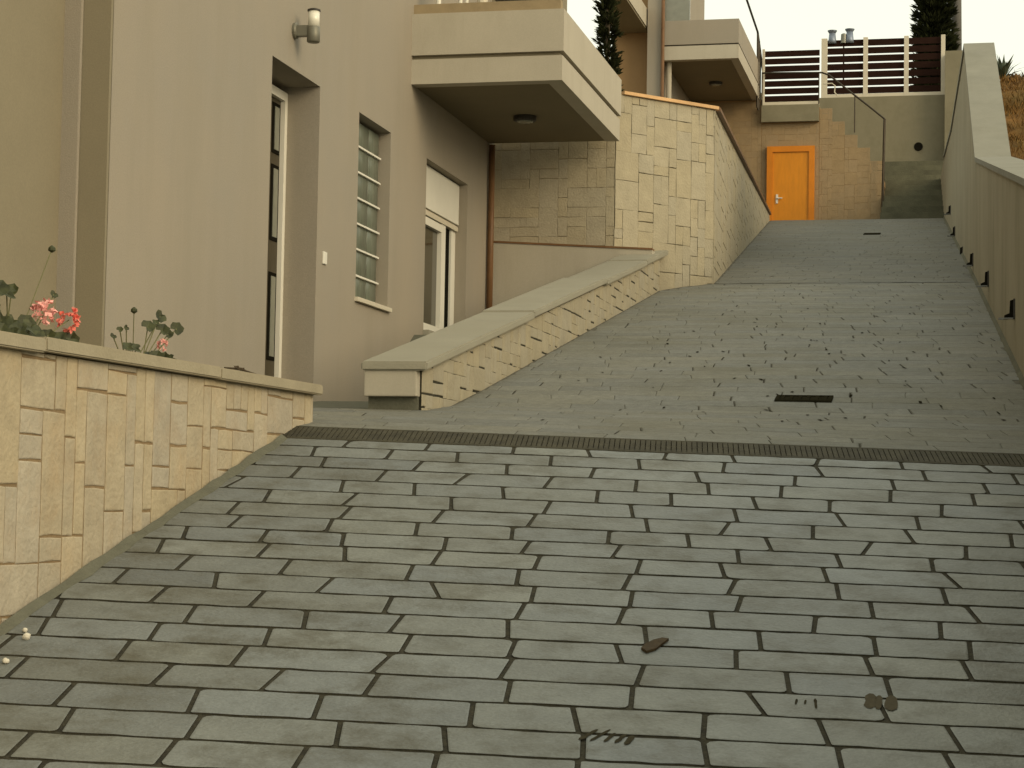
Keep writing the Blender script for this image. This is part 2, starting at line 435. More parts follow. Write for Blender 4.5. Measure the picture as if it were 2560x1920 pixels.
# garden terrace behind the stone wall, earth bank on the right, upper patio
bm = bmesh.new()
grid_sheet(bm, lambda y: -14, lambda y: (-3.75 + .94*(y-21)/1.0 if y < 22 else EX(y)-.15), [21.1,21.5,22,24,28,32,36,40], 8, lambda x, y: 4.20+.05*(y-21))
struct(obj('garden_terrace', bm, M['earth']))
def bankz(x, y):
    if y < 22: z = 3.45-.19*(22-y)
    elif y < 26.6: z = 3.45+.46*(y-22)
    else: z = 5.57+.02*(y-26.6)
    z += .10*max(0, x-.8)
    return z + .05*math.sin(y*5.1+x*3)+.035*math.sin(y*11.7-x*8)+.03*math.sin(y*23+x*17)
bm = bmesh.new()
grid_sheet(bm, lambda y: wallX(y)+.30, lambda y: wallX(y)+12, frange(6, 40, 170), 40, bankz)
struct(obj('hillside', bm, M['bank'], smooth=True))
bm = bmesh.new(); box(bm, -12, 8, 44.25, 62, 8.2, 8.93); struct(obj('patio', bm, M['fillet']))

# ------------------------------------------------------------------ drain channel across the ramp
t = thing('drain_grate', (-1.6, 10.02, .3), 'long narrow mossy drain channel grate crossing the whole paved ramp', 'drain')
bm = bmesh.new(); ua, ub = -.02, (wallX(10.4)-OX)/CT
n = 150
for i in range(n):
    u0 = ua+(ub-ua)*i/n; u1 = u0+(ub-ua)/n*.84
    prism(bm, [ruv(u0,-.027,-.006), ruv(u1,-.027,-.006), ruv(u1,.195,-.006), ruv(u0,.195,-.006)], (0,0,.012))
obj('grate_bars', bm, M['grate'], t)
bm = bmesh.new()
for v0, v1 in ((-.05, -.03), (.198, .216)):
    prism(bm, [ruv(ua,v0,-.02), ruv(ub,v0,-.02), ruv(ub,v1,-.02), ruv(ua,v1,-.02)], (0,0,.026))
obj('grate_frame', bm, M['grate'], t)
bm = bmesh.new(); prism(bm, [ruv(ua,-.04,-.06), ruv(ub,-.04,-.06), ruv(ub,.2,-.06), ruv(ua,.2,-.06)], (0,0,.035)); obj('channel', bm, M['crack'], t)

def gully(x, y, w, d, label):
    t = thing('drain_cover', (x, y, upz(x, y)), label, 'drain cover')
    mp = lambda u, v, h: Vector((x+u, y+v, upz(x+u, y+v)+h))
    bm = bmesh.new(); prism(bm, [mp(-w/2+.02,-d/2+.02,.008), mp(w/2-.02,-d/2+.02,.008), mp(w/2-.02,d/2-.02,.008), mp(-w/2+.02,d/2-.02,.008)], (0,0,.004)); obj('sunk_pit', bm, M['crack'], t)
    bm = bmesh.new()
    for u0, u1, v0, v1 in ((-w/2,w/2,-d/2,-d/2+.025),(-w/2,w/2,d/2-.025,d/2),(-w/2,-w/2+.025,-d/2+.025,d/2-.025),(w/2-.025,w/2,-d/2+.025,d/2-.025)):
        prism(bm, [mp(u0,v0,0), mp(u1,v0,0), mp(u1,v1,0), mp(u0,v1,0)], (0,0,.018))
    obj('frame', bm, M['crack'], t)
    bm = bmesh.new()
    for k in range(6):
        u = -w/2+.045+(w-.09)*k/5
        prism(bm, [mp(u-.011,-d/2+.025,.012), mp(u+.011,-d/2+.025,.012), mp(u+.011,d/2-.025,.012), mp(u-.011,d/2-.025,.012)], (0,0,.006))
    obj('bars', bm, M['crack'], t)
gully(-1.0, 12.86, .36, .19, 'dark rectangular iron drain cover lying in the middle of the ramp')
gully(-1.46, 32.4, .26, .42, 'small far dark drain cover near the top of the ramp')

# ------------------------------------------------------------------ planter wall
t = thing('planter_wall', (-3.6, 6, -.5), 'low beige stone clad planter wall with grey coping beside the lower ramp', 'wall')
bm = bmesh.new()
prism(bm, [(-3.475,1,-2.2),(-3.475,10.40,-.2),(-3.475,10.40,.555),(-3.475,1,.50)], (-.25,0,0)); obj('wall_core', bm, M['mortar'], t)
bm = bmesh.new(); tones = []
ashlar(bm, tones, [(1.2,-2.0),(10.405,.2),(10.405,.555),(1.2,.495)], planar((-3.475,0,0),(0,1,0),(0,0,1),(1,0,0)), .098,
       [(2,5),(2,4),(3,2),(3,2),(3,3),(2,2),(1,3),(1,4),(3,3),(4,2),(2,1),(2,1),(2,6),(3,1)], .005, 9, .0040, .0085, .003, .08, .62)
ashlar(bm, tones, [(0,.2),(.22,.2),(.22,.556),(0,.556)], planar((-3.475,10.402,0),(-1,0,0),(0,0,1),(0,1,0)), .09, [(2,2),(2,3)], .008, 5)
o = obj('stone_cladding', bm, M['stone'], t); set_tone(o, tones)
segs = [1.0, 3.1, 5.2, 7.05, 8.9, 10.44]
for i, (a, b) in enumerate(zip(segs, segs[1:])):
    bm = bmesh.new(); dz = (.0, .006, -.004, .003, 0)[i]
    z = lambda y: .50+.0059*(y-1)+dz
    prism(bm, [(-3.425,a+.003,z(a)),(-3.425,b-.003,z(b)),(-3.425,b-.003,z(b)+.055),(-3.425,a+.003,z(a)+.055)], (-.36,0,0))
    bmesh.ops.bevel(bm, geom=bm.edges[:], offset=.006, segments=2, affect='EDGES')
    obj('coping_slab', bm, M['coping'], t)

# ------------------------------------------------------------------ low wall beside the middle ramp
XR, XL, YF, YB = -3.18, -3.535, 11.6, 21.15
cz = lambda y: .795+.1935*(y-11.6)
t = thing('low_wall', (-3.36, 11.6, .5), 'low sloping stone clad wall with broad pale coping climbing beside the ramp', 'wall')
bm = bmesh.new()
prism(bm, [(XR-.016,YF+.05,.30),(XR-.016,YB,2.1),(XR-.016,YB,cz(YB)-.03),(XR-.016,YF+.05,cz(YF+.05)-.03)], (XL-XR+.03,0,0)); obj('wall_core', bm, M['joint'], t)
bm = bmesh.new(); tones = []
ashlar(bm, tones, [(YF+.04,.35),(YF+.7,.45),(YB,2.15),(YB,cz(YB)-.03),(YF+.04,cz(YF)-.025)], planar((XR-.018,0,0),(0,1,0),(0,0,1),(1,0,0)), .085,
       [(3,1),(2,1),(2,2),(3,2),(1,1),(4,2),(1,2)], .006, 14, .0009, .0125, .003, .05, .36)
o = obj('stone_cladding', bm, M['stone_far'], t); set_tone(o, tones)
bm = bbox(XL-.005, XR-.03, YF-.03, YF+.06, .612, .775, .008); obj('end_block', bm, M['plaster_lt'], t)
bm = bbox(XL+.01, XR-.035, YF+.02, YF+.10, .40, .612); obj('plinth', bm, M['fillet'], t)
for i, (a, b) in enumerate(((11.55, 14.6), (14.6, 17.7), (17.7, 20.0), (20.0, 21.45))):
    bm = bmesh.new(); dz = (0, .012, -.004, .006)[i]
    x0, x1 = XL-.022, XR+.038
    prism(bm, [(x1,a+.002,cz(a)-.02+dz),(x1,b-.002,cz(b)-.02+dz),(x1,b-.002,cz(b)+.035+dz),(x1,a+.002,cz(a)+.035+dz)], (x0-x1,0,0))
    bmesh.ops.bevel(bm, geom=bm.edges[:], offset=.010, segments=2, affect='EDGES')
    obj('coping_slab', bm, M['coping_lt'], t)

# ------------------------------------------------------------------ tall stone retaining wall: under the balcony, angled face, long flank up the drive
t = thing('stone_retaining_wall', (-3.6, 21.1, 2.3), 'tall pale stone clad retaining wall with terracotta edge bending along the upper ramp', 'retaining wall')
A, B, Cc, D = (-5.0,20.95), (-3.66,20.95), (-2.72,21.98), (-3.64,38.0)
bm = bmesh.new()
prism(bm, [(-5.0,20.97,1.0),(-3.667,20.97,1.0),(-2.74,21.985,1.0),(-3.66,38,1.0),(-4.0,38,1.0),(-3.2,22.3,1.0),(-3.8,21.4,1.0),(-5.0,21.4,1.0)], (0,0,3.3))
obj('wall_core', bm, M['mortar_far'], t)
bm = bmesh.new()
prism(bm, [(-2.74,21.985,4.2),(-3.66,38,4.2),(-3.66,38,5.50),(-2.74,21.985,4.36)], (-.3,0,0)); obj('flank_core', bm, M['mortar_far'], t)
bm = bmesh.new(); tones = []
ashlar(bm, tones, [(0,2.76),(1.335,2.70),(1.335,4.37),(0,4.37)], planar((-5,20.968,0),(1,0,0),(0,0,1),(0,-1,0)), .105, [(3,2),(2,1),(3,1),(2,2),(1,2),(4,2),(2,3)], .004, 21, .0016, .0062, .003, .045)
d = Vector((Cc[0]-B[0], Cc[1]-B[1], 0)); ln = d.length; d.normalize(); nn = Vector((d.y, -d.x, 0))
ashlar(bm, tones, [(0,2.2),(ln,2.38),(ln,4.37),(0,4.37)], planar((B[0],B[1]+.01,0),d,(0,0,1),nn), .105, [(3,2),(2,1),(3,3),(2,2),(1,2),(2,4),(2,3),(1,3)], .004, 22, .0016, .0062, .003, .045)
d2 = Vector((D[0]-Cc[0], D[1]-Cc[1], 0)); ln2 = d2.length; d2.normalize(); n2 = Vector((d2.y, -d2.x, 0))
ashlar(bm, tones, [(0,2.38),(ln2,5.34),(ln2,5.50),(0,4.37)], planar((Cc[0],Cc[1],0),d2,(0,0,1),n2), .12, [(3,2),(4,2),(3,1),(2,2),(2,3),(5,2),(4,3)], .004, 23, .002, .0075, .004, .04)
o = obj('stone_cladding', bm, M['stone_far'], t); set_tone(o, tones)
bm = bmesh.new()
def capstrip(bm, p, q, z0, z1, nrm, w, th):
    nrm = Vector(nrm)
    a = Vector((p[0],p[1],z0))+nrm*.035; b = Vector((q[0],q[1],z1))+nrm*.035
    prism(bm, [a, b, b-nrm*w, a-nrm*w], (0,0,th))
capstrip(bm, (-3.60,21.02), (-2.70,22.0), 4.375, 4.375, nn, .3, .035)
obj('terracotta_edge', bm, M['copper'], t)
bm = bmesh.new(); capstrip(bm, (-2.70,22.03), D, 4.37, 5.51, n2, .3, .04); obj('flank_edge', bm, M['pipe'], t)

t = thing('plaster_plinth', (-4.3, 20.88, 2.2), 'smooth beige plaster base wall below the shaded stone wall under the balcony', 'wall')
bm = bmesh.new(); prism(bm, [(-4.99,20.80,1.3),(-3.22,20.80,1.3),(-3.22,20.80,2.66),(-3.7,20.80,2.71),(-4.99,20.80,2.76)], (0,.148,0)); obj('wall_face', bm, M['plaster_lt'], t)
bm = bmesh.new(); prism(bm, [(-4.99,20.79,2.762),(-3.22,20.79,2.662),(-3.22,20.79,2.682),(-4.99,20.79,2.782)], (0,.15,0)); obj('ledge_shadow_line', bm, M['pipe'], t)  # thin ledge coloured dark brown to paint in a shadow line

# ------------------------------------------------------------------ house
H = thing('house', (-5, 14, 0), 'large beige plastered house with recessed front door and projecting balcony', 'house')
def holed_wall(bm, X, ys, zs, holes, depth):
    """facade facing +X with recessed openings; holes = (y0,y1,z0,z1,depth)"""
    Y = sorted(set(ys+[v for h in holes for v in h[:2]])); Z = sorted(set(zs+[v for h in holes for v in h[2:4]]))
    for a, b in zip(Y, Y[1:]):
        for c, d in zip(Z, Z[1:]):
            if any(h[0] <= a and b <= h[1] and h[2] <= c and d <= h[3] for h in holes): continue
            quad(bm, (X,a,c), (X,b,c), (X,b,d), (X,a,d))
    for y0, y1, z0, z1, dp in holes:
        q = X-dp
        quad(bm, (X,y1,z0), (q,y1,z0), (q,y1,z1), (X,y1,z1))
        quad(bm, (q,y0,z0), (X,y0,z0), (X,y0,z1), (q,y0,z1))
        quad(bm, (q,y0,z1), (X,y0,z1), (X,y1,z1), (q,y1,z1))
        quad(bm, (X,y0,z0), (q,y0,z0), (q,y1,z0), (X,y1,z0))
        quad(bm, (q,y0,z0), (q,y1,z0), (q,y1,z1), (q,y0,z1))
    bmesh.ops.remove_doubles(bm, verts=bm.verts[:], dist=.0002)
bm = bmesh.new()
holed_wall(bm, -5.0, [11.05,21.3], [-.5,8.5], [(13.86,14.985,.84,3.25,.36),(16.04,17.0,1.665,3.252,.16),(18.22,19.83,1.56,3.235,.20)], .3)
quad(bm, (-5.0,21.3,-.5), (-12,21.3,-.5), (-12,21.3,8.5), (-5.0,21.3,8.5))
quad(bm, (-5.0,11.05,8.5), (-5.0,21.3,8.5), (-12,21.3,8.5), (-12,11.05,8.5))
obj('facade_wall', bm, M['plaster'], H)
bm = bmesh.new(); box(bm, -5.30, -5.003, 11.02, 11.25, -.5, 8.49); obj('wall_return', bm, M['plaster_dk'], H)
bm = bmesh.new(); box(bm, -12, -5.29, .5, 11.018, -1.6, 8.48); obj('recessed_wall', bm, M['plaster_dk'], H)
bm = bbox(-5.30, -5.178, 10.99, 11.017, -.5, 8.47, .008); obj('corner_strip', bm, M['plaster'], H)
bm = bmesh.new(); tube(bm, [(-4.955,20.70,1.72),(-4.955,20.70,3.80)], .033, 14); tube(bm, [(-4.955,20.70,1.75),(-4.93,20.66,1.68),(-4.88,20.60,1.66)], .040, 12); obj('downpipe', bm, M['pipe'], H, True)

# front door
bm = bmesh.new(); box(bm, -5.345, -5.305, 13.93, 14.93, .86, 3.16); dleaf = obj('front_door', bm, M['dark_wood'], H)
bm = bmesh.new()
box(bm, -5.35, -5.268, 14.925, 14.984, .85, 3.20); box(bm, -5.35, -5.268, 13.862, 13.925, .85, 3.20); box(bm, -5.35, -5.268, 13.925, 14.925, 3.13, 3.20)
obj('door_frame', bm, M['white'], dleaf)
for z0, z1 in ((2.72,3.06),(2.03,2.57),(1.09,1.72)):
    bm = bmesh.new(); box(bm, -5.306, -5.298, 14.730, 14.902, z0-.03, z1+.03); obj('panel_trim', bm, M['black'], dleaf)
    bm = bmesh.new(); box(bm, -5.299, -5.293, 14.772, 14.872, z0, z1); obj('glass_panel', bm, M['glass_gr'], dleaf)
bm = bmesh.new(); tube(bm, [(-5.25,14.02,1.6),(-5.25,14.02,2.3)], .014, 10); tube(bm, [(-5.30,14.02,1.7),(-5.25,14.02,1.7)], .009); tube(bm, [(-5.30,14.02,2.2),(-5.25,14.02,2.2)], .009); obj('door_handle', bm, M['lampmetal'], dleaf)
bm = bbox(-5.34, -4.97, 13.88, 14.98, .80, .855, .004); obj('threshold', bm, M['coping'], H)

# glass block window
bm = bmesh.new()
zb = [1.690,1.897,2.125,2.345,2.566,2.789,3.011,3.235]; yb = frange(16.06, 16.985, 3)
for z0, z1 in zip(zb, zb[1:]):
    for y0, y1 in zip(yb, yb[1:]):
        c = bmesh.new(); box(c, -5.15, -5.105, y0+.006, y1-.006, z0+.006, z1-.006)
        bmesh.ops.bevel(c, geom=c.edges[:], offset=.003, segments=1, affect='EDGES')
        me = bpy.data.meshes.new('tmp'); c.to_mesh(me); c.free(); bm.from_mesh(me); bpy.data.meshes.remove(me)
gw = obj('glass_block_window', bm, M['glassblock'], H, True)
bm = bmesh.new()
for z in zb[1:-1]: box(bm, -5.118, -5.082, 16.043, 16.985, z-.008, z+.008)
obj('white_bars', bm, M['white'], gw)
bm = bmesh.new()
for y in yb[1:-1]: box(bm, -5.130, -5.112, y-.005, y+.005, 1.69, 3.235)
obj('grout_lines', bm, M['glassblock'], gw)
bm = bbox(-5.155, -4.965, 16.02, 17.04, 1.645, 1.683, .005); obj('window_sill', bm, M['cream'], gw)

# balcony door under the balcony
bm = bmesh.new(); box(bm, -5.185, -5.15, 18.24, 19.82, 1.60, 2.75); bd = obj('glazed_door', bm, M['glass_dk'], H)
bm = bmesh.new()
for y0, y1, x1 in ((18.222,18.30,-5.12),(18.30,18.36,-5.105),(19.22,19.38,-5.105),(19.66,19.828,-5.12)): box(bm, -5.19, x1, y0, y1, 1.60, 2.78)
box(bm, -5.19, -5.106, 18.36, 19.22, 2.66, 2.735); box(bm, -5.19, -5.106, 18.36, 19.22, 1.60, 1.70); box(bm, -5.188, -5.122, 19.38, 19.66, 1.60, 1.66)
obj('door_frame', bm, M['white'], bd)
bm = bmesh.new(); box(bm, -5.18, -5.14, 19.38, 19.66, 1.66, 2.76); obj('dark_gap', bm, M['black'], bd)
bm = bbox(-5.19, -5.085, 18.225, 19.826, 2.81, 3.225, .006); sb = obj('shutter_box', bm, M['white'], bd)
bm = bmesh.new(); box(bm, -5.16, -5.10, 18.225, 19.826, 2.79, 2.80); box(bm, -5.19, -5.09, 18.23, 19.82, 2.745, 2.788); obj('shutter_guide', bm, M['cream'], bd)
bm = bbox(-5.19, -4.94, 18.20, 19.85, 1.545, 1.595, .004); obj('door_sill', bm, M['coping_lt'], bd)
bm = bbox(-5.0, -4.985, 15.13, 15.22, 1.855, 1.955, .005); obj('doorbell_plate', bm, M['white'], H)

# balcony
bx0, bx1, by0, by1 = -5.0, -3.58, 17.63, 20.75
bm = bmesh.new()
box(bm, bx0, bx1-.02, by0+.02, by1, 3.835, 4.055)
bal = obj('balcony', bm, M['plaster_lt'], H)
def parapet(bm, z0, z1, off):
    t_ = .15
    box(bm, bx0, bx1+off, by0-off, by0+t_, z0, z1); box(bm, bx1-t_, bx1+off, by0+t_+.001, by1, z0, z1)
bm = bmesh.new(); parapet(bm, 3.82, 4.05, .0); obj('slab_edge', bm, M['plaster_lt'], bal)
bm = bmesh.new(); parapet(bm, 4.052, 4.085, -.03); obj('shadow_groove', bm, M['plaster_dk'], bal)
bm = bmesh.new(); parapet(bm, 4.087, 4.475, .012); obj('parapet', bm, M['plaster_lt'], bal)
bm = bmesh.new(); box(bm, bx0, bx1-.03, by0+.04, by0+.14, 4.476, 4.575); box(bm, bx1-.15, bx1-.03, by0+.141, by1, 4.476, 4.478); obj('cap_rail', bm, M['brown_cap'], bal)
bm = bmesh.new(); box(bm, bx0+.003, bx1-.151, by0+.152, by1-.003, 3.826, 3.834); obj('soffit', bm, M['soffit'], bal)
for i, x in enumerate((-4.78, -4.57, -4.51, -4.36)):
    bm = bmesh.new(); tube(bm, [(x,by0+.09,4.576),(x,by0+.09,5.3)], (.024,.020,.018,.05)[i], 10); obj('baluster', bm, M['white' if i < 3 else 'cream'], bal)
bm = bmesh.new(); box(bm, -4.24, bx1-.03, by0+.05, by0+.13, 4.60, 4.625); obj('handrail', bm, M['rail'], bal)
bm = bmesh.new(); box(bm, -5.0, -4.22, 20.76, 21.0, 4.4, 7.8); obj('upper_wall', bm, M['plaster_dk'], H)

# wall lamp over the door and round ceiling lights
t = thing('wall_lamp', (-5, 14.4, 3.5), 'grey cylindrical wall lamp with white glass above the recessed front door', 'lamp')
bm = bmesh.new(); lathe(bm, (-5.0,14.33,3.545), [(.062,0),(.062,.02),(.050,.03)], 20, 'X'); obj('wall_plate', bm, M['lampmetal'], t)
bm = bmesh.new(); box(bm, -4.98, -4.86, 14.30, 14.36, 3.50, 3.58); obj('arm', bm, M['lampmetal'], t)
bm = bmesh.new(); lathe(bm, (-4.845,14.33,3.450), [(.044,0),(.050,.006),(.050,.118),(.046,.122)], 24); obj('cup', bm, M['lampmetal'], t, True)
bm = bmesh.new(); lathe(bm, (-4.845,14.33,3.573), [(.044,0),(.044,.116)], 24); obj('glass_shade', bm, M['lampglass'], t, True)
bm = bmesh.new(); lathe(bm, (-4.845,14.33,3.690), [(.050,0),(.050,.012),(.030,.02)], 24); obj('top_cap', bm, M['iron'], t)
def ceil_light(x, y, z, r, label):
    t = thing('ceiling_light', (x, y, z), label, 'ceiling light', 'round lights under the balconies')
    bm = bmesh.new(); lathe(bm, (x,y,z-.05), [(r*.95,0),(r,.01),(r,.05)], 28); obj('lamp_body', bm, M['iron'], t)
    bm = bmesh.new(); lathe(bm, (x,y,z-.065), [(r*.5,0),(r*.72,.006),(r*.75,.0145)], 24); obj('diffuser', bm, M['glass_gr'], t, True)
ceil_light(-4.29, 19.30, 3.825, .115, 'dark round ceiling light under the near balcony')
ceil_light(-4.72, 38.2, 8.14, .13, 'dark round ceiling light under the far balcony')

# ------------------------------------------------------------------ retaining wall on the right with step lights
t = thing('concrete_retaining_wall', (.4, 14, 1), 'smooth beige retaining wall with broad pale coping stepping up on the right', 'retaining wall')
def wtop(y):
    P = [(4,.32),(13.765,2.175),(22.2,3.77),(26.27,5.96),(27.6,6.05),(33,6.12),(38.3,6.6),(44,6.9)]
    for (a, za), (b, zb) in zip(P, P[1:]):
        if y <= b: return za+(zb-za)*(y-a)/(b-a)
    return 6.9
ys = [4,8,13.765,18,22.2,26.27,27.6,33,38.3,44]
bm = bmesh.new()
for a, b in zip(ys, ys[1:]):
    za, zb_ = gz(0, a)-.4, gz(0, b)-.4
    fa = [(wallX(a),a,za),(wallX(b),b,zb_),(wallX(b),b,wtop(b)),(wallX(a),a,wtop(a))]
    quad(bm, *[Vector(p) for p in fa][::-1])
    fb = [(x+.34, y, z) for x, y, z in fa]; quad(bm, *fb)
    quad(bm, fa[3], fa[2], fb[2], fb[3])
    if a == 4: quad(bm, fa[0], fa[3], fb[3], fb[0])
bmesh.ops.remove_doubles(bm, verts=bm.verts[:], dist=.001); bmesh.ops.recalc_face_normals(bm, faces=bm.faces[:])
obj('wall_face', bm, M['plaster_rw'], t)
for a, b in ((4,8),(8,13.765),(13.765,18),(18,22.2),(22.2,26.27),(26.27,33),(33,38.3)):
    bm = bmesh.new()
    pa, pb = wallX(a)-.02, wallX(b)-.02
    e = .0 if b < 22.3 else 0
    prism(bm, [(pa,a,wtop(a)+.002),(pb,b,wtop(b)+.002),(pb+.385,b,wtop(b)+.002),(pa+.385,a,wtop(a)+.002)], (0,0,.05))
    obj('coping_slab', bm, M['coping_rw'], t)
bm = bmesh.new()
for a, b in zip(frange(11, 38, 60), frange(11, 38, 60)[1:]):
    prism(bm, [(wallX(a)-.001,a,gz(0,a)), (wallX(a)-.03,a,gz(0,a)), (wallX(a)-.001,a,gz(0,a)+.035)], (wallX(b)-wallX(a), b-a, gz(0,b)-gz(0,a)))
obj('foot_fillet', bm, M['moss_step'], t)
desc = ['nearest and largest dark step light low on the right wall', 'second nearest dark step light on the right wall', 'third dark step light from the near end of the right wall',
        'fourth dark step light up the right wall', 'small dark step light next to last up the right wall', 'farthest and smallest dark step light on the right wall']
def step_light(y, z, label):
    x = wallX(y)
    t = thing('step_light', (x, y, z), label, 'step light', 'step lights along the right wall')
    bm = bmesh.new(); box(bm, x-.012, x+.01, y-.052, y+.052, z-.062, z+.078); obj('back_plate', bm, M['iron'], t)
    bm = bmesh.new(); prism(bm, [(x-.012,y-.046,z+.072),(x-.034,y-.046,z+.066),(x-.038,y-.046,z-.025),(x-.074,y-.046,z-.042),(x-.074,y-.046,z-.057),(x-.012,y-.046,z-.057)], (0,.092,0)); obj('hood', bm, M['black'], t)
    bm = bmesh.new(); box(bm, x-.115, x-.013, y-.045, y+.045, z-.066, z-.058); obj('lens', bm, M['glass_dk'], t)
for (y, z), l in zip(((14.8,1.43),(19.08,2.13),(23.1,2.80),(26.9,3.36),(30.6,4.14),(33.3,4.86)), desc): step_light(y, z, l)

# ------------------------------------------------------------------ far end: door block with stairs, back wall, fences
t = thing('stair_block', (-3, 40, 5.4), 'tan plastered stair block with stepped top and an orange door at its foot', 'stairs')
bm = bmesh.new()
steps = [(-1.60, 6.62)]
pts = [(-7.5,40,4.9),(-1.60,40,4.9),(-1.60,40,6.60)]
x, z = -1.60, 6.60
for k in range(5):
    x -= .25; pts += [(x,40,z)]; z += .27 if k < 4 else .28; pts += [(x,40,z)]
pts += [(-4.0,40,z),(-4.0,40,8.135),(-7.5,40,8.135)]
prism(bm, pts, (0,1.3,0))
obj('stair_wall', bm, M['plaster_or'], t)
bm = bmesh.new(); tones = []
for i, (xa, xb, zt) in enumerate(((-5.4,-4.01,8.1),(-4.0,-2.86,7.64),(-2.85,-2.60,7.93),(-2.60,-2.35,7.66),(-2.35,-2.10,7.39),(-2.10,-1.85,7.12),(-1.85,-1.60,6.85))):
    ashlar(bm, tones, [(xa,5.2),(xb,5.2),(xb,zt),(xa,zt)], planar((0,40,0),(1,0,0),(0,0,1),(0,-1,0)), .125, [(2,1),(2,2),(3,2),(1,2),(1,1)], .006, 40+i, .0012, .0035, .002, .03)
o = obj('stone_cladding', bm, M['stone_warm'], t); set_tone(o, tones)
bm = bmesh.new(); prism(bm, [(-4.0,39.86,7.66),(-2.86,39.86,7.66),(-2.86,39.86,8.0),(-4.0,39.86,8.0)], (0,1.44,0)); obj('landing_slab', bm, M['render_shade'], t)
bm = bmesh.new(); box(bm, -3.77, -3.05, 39.93, 39.975, 5.4, 7.05); dl = obj('door', bm, M['orange'], t)
bm = bmesh.new(); box(bm, -3.885, -3.771, 39.90, 39.998, 5.4, 7.17); box(bm, -3.049, -2.94, 39.90, 39.998, 5.4, 7.17); box(bm, -3.771, -3.049, 39.90, 39.998, 7.055, 7.17); obj('door_frame', bm, M['orange_dk'], dl)
bm = bmesh.new(); box(bm, -3.70, -3.655, 39.91, 39.93, 6.02, 6.20); tube(bm, [(-3.68,39.90,6.12),(-3.57,39.88,6.12)], .014); obj('handle', bm, M['white'], dl)

bm = bmesh.new()
for k in range(11):
    y0 = 38.4+k*.5; z1 = 5.40+(k+1)*.183
    box(bm, -1.58 if y0 < 41.3 else -1.80, wallX(41)+.3, y0, y0+.5, 5.0, z1)
o = obj('stair_flight', bm, M['moss_step']); tag(o, 'dim grey flight of steps between the stair block and the right wall', 'steps')

t = thing('back_wall', (-1.2, 44, 8), 'beige rendered wall under the taller slat fence with a dark round hole', 'wall')
bm = bmesh.new(); box(bm, -8, -.44, 44.0, 44.24, 5, 8.96); obj('wall_face', bm, M['render_shade'], t)
bm = bmesh.new(); lathe(bm, (0,0,0), [(.095,0),(.095,.02)], 18, 'X'); bm.transform(Matrix.Translation((-1.0,43.985,7.83)) @ Matrix.Rotation(R(90),4,'Z')); obj('vent_hole', bm, M['black'], t)
bm = bmesh.new(); box(bm, -.44, .2, 43.6, 44.2, 5, 9.83); o = obj('gate_pier', bm, M['render_shade']); tag(o, 'square rendered pier at the far end behind the right wall', 'pier')

def slat_fence(x0, x1, y, z0, z1, posts, nb, label, pw, board_y):
    t = thing('slat_fence', ((x0+x1)/2, y, z0), label, 'fence')
    for k in range(nb):
        p = (z1-z0-.07)/nb; za = z0+.07+k*p
        bm = bmesh.new(); box(bm, x0, x1, board_y, board_y+.025, za+.018, za+p-.018); obj('board', bm, M['slat'], t)
    for a, b in posts:
        bm = bbox(a, b, y-.05, y+.02, z0-.01, z1+.015, .006); obj('post', bm, M['cream'], t)
    bm = bmesh.new(); box(bm, x0, x1, y-.045, y+.019, z0-.005, z0+.068); obj('bottom_rail', bm, M['cream'], t)
slat_fence(-3.95, -2.86, 39.98, 8.005, 9.14, [(-4.0,-3.95)], 7, 'lower dark maroon slat fence on the landing above the orange door', .05, 39.99)
slat_fence(-2.98, -.53, 44.06, 8.965, 10.27, [(-3.11,-2.98),(-2.20,-2.10),(-1.32,-1.22),(-.53,-.44)], 7, 'taller dark maroon slat fence with cream posts on the back wall', .1, 44.08)
o = obj('thin_pole', (lambda b: (tube(b, [(-2.66,44.6,8.9),(-2.66,44.6,10.24)], .018), b)[1])(bmesh.new()), M['rail']); tag(o, 'thin dark upright pole seen through the gaps of the taller fence', 'pole')
for x, h, l in ((-2.88, .20, 'left flared blue grey metal cap on top of the taller slat fence'), (-2.50, .22, 'right flared blue grey metal cap on top of the taller slat fence')):
    t = thing('flared_chimney', (x, 44.09, 10.2), l, 'chimney', 'metal chimney caps above the fence')
    bm = bmesh.new(); lathe(bm, (x,44.09,10.18), [(.095,0),(.085,.08),(.070,.11+h-.08)], 18); obj('body', bm, M['vent'], t, True)
    bm = bmesh.new(); lathe(bm, (x,44.09,10.18+h+.03), [(.072,0),(.105,.05),(.105,.062),(.04,.075)], 18); obj('flared_top', bm, M['vent'], t)
bm = bmesh.new(); lathe(bm, (-2.63,44.09,10.18), [(.07,0),(.06,.20),(.03,.22)], 16); tag(obj('chimney_stub', bm, M['glass_gr']), 'short pale stub beside the right metal cap on the fence', 'chimney')

t = thing('stair_railing', (-1.58, 39.9, 5.7), 'thin dark metal stair railing with hooked end above the orange door', 'railing')
bm = bmesh.new(); tube(bm, [(-1.60,39.85,5.65),(-1.565,39.85,7.66)], .026, 8); obj('post', bm, M['rail'], t)
bm = bmesh.new(); tube(bm, [(-1.565,39.85,7.66),(-1.86,39.85,7.91),(-2.30,39.85,8.27),(-2.66,39.85,8.57),(-2.80,39.85,8.625),(-4.0,39.85,8.65)], .019, 8); obj('handrail', bm, M['rail'], t)
bm = bmesh.new(); tube(bm, [(-2.78,39.85,8.40),(-2.60,39.85,8.40),(-2.54,39.85,8.35),(-2.55,39.85,8.22),(-2.48,39.85,8.14)], .012, 8); obj('hooked_end', bm, M['cream'], t)
for x, a, b in ((-2.86,8.0,8.62),(-3.99,8.0,8.65),(-2.15,7.4,8.14)):
    bm = bmesh.new(); tube(bm, [(x,39.85,a),(x,39.85,b)], .012); obj('baluster', bm, M['rail'], t)

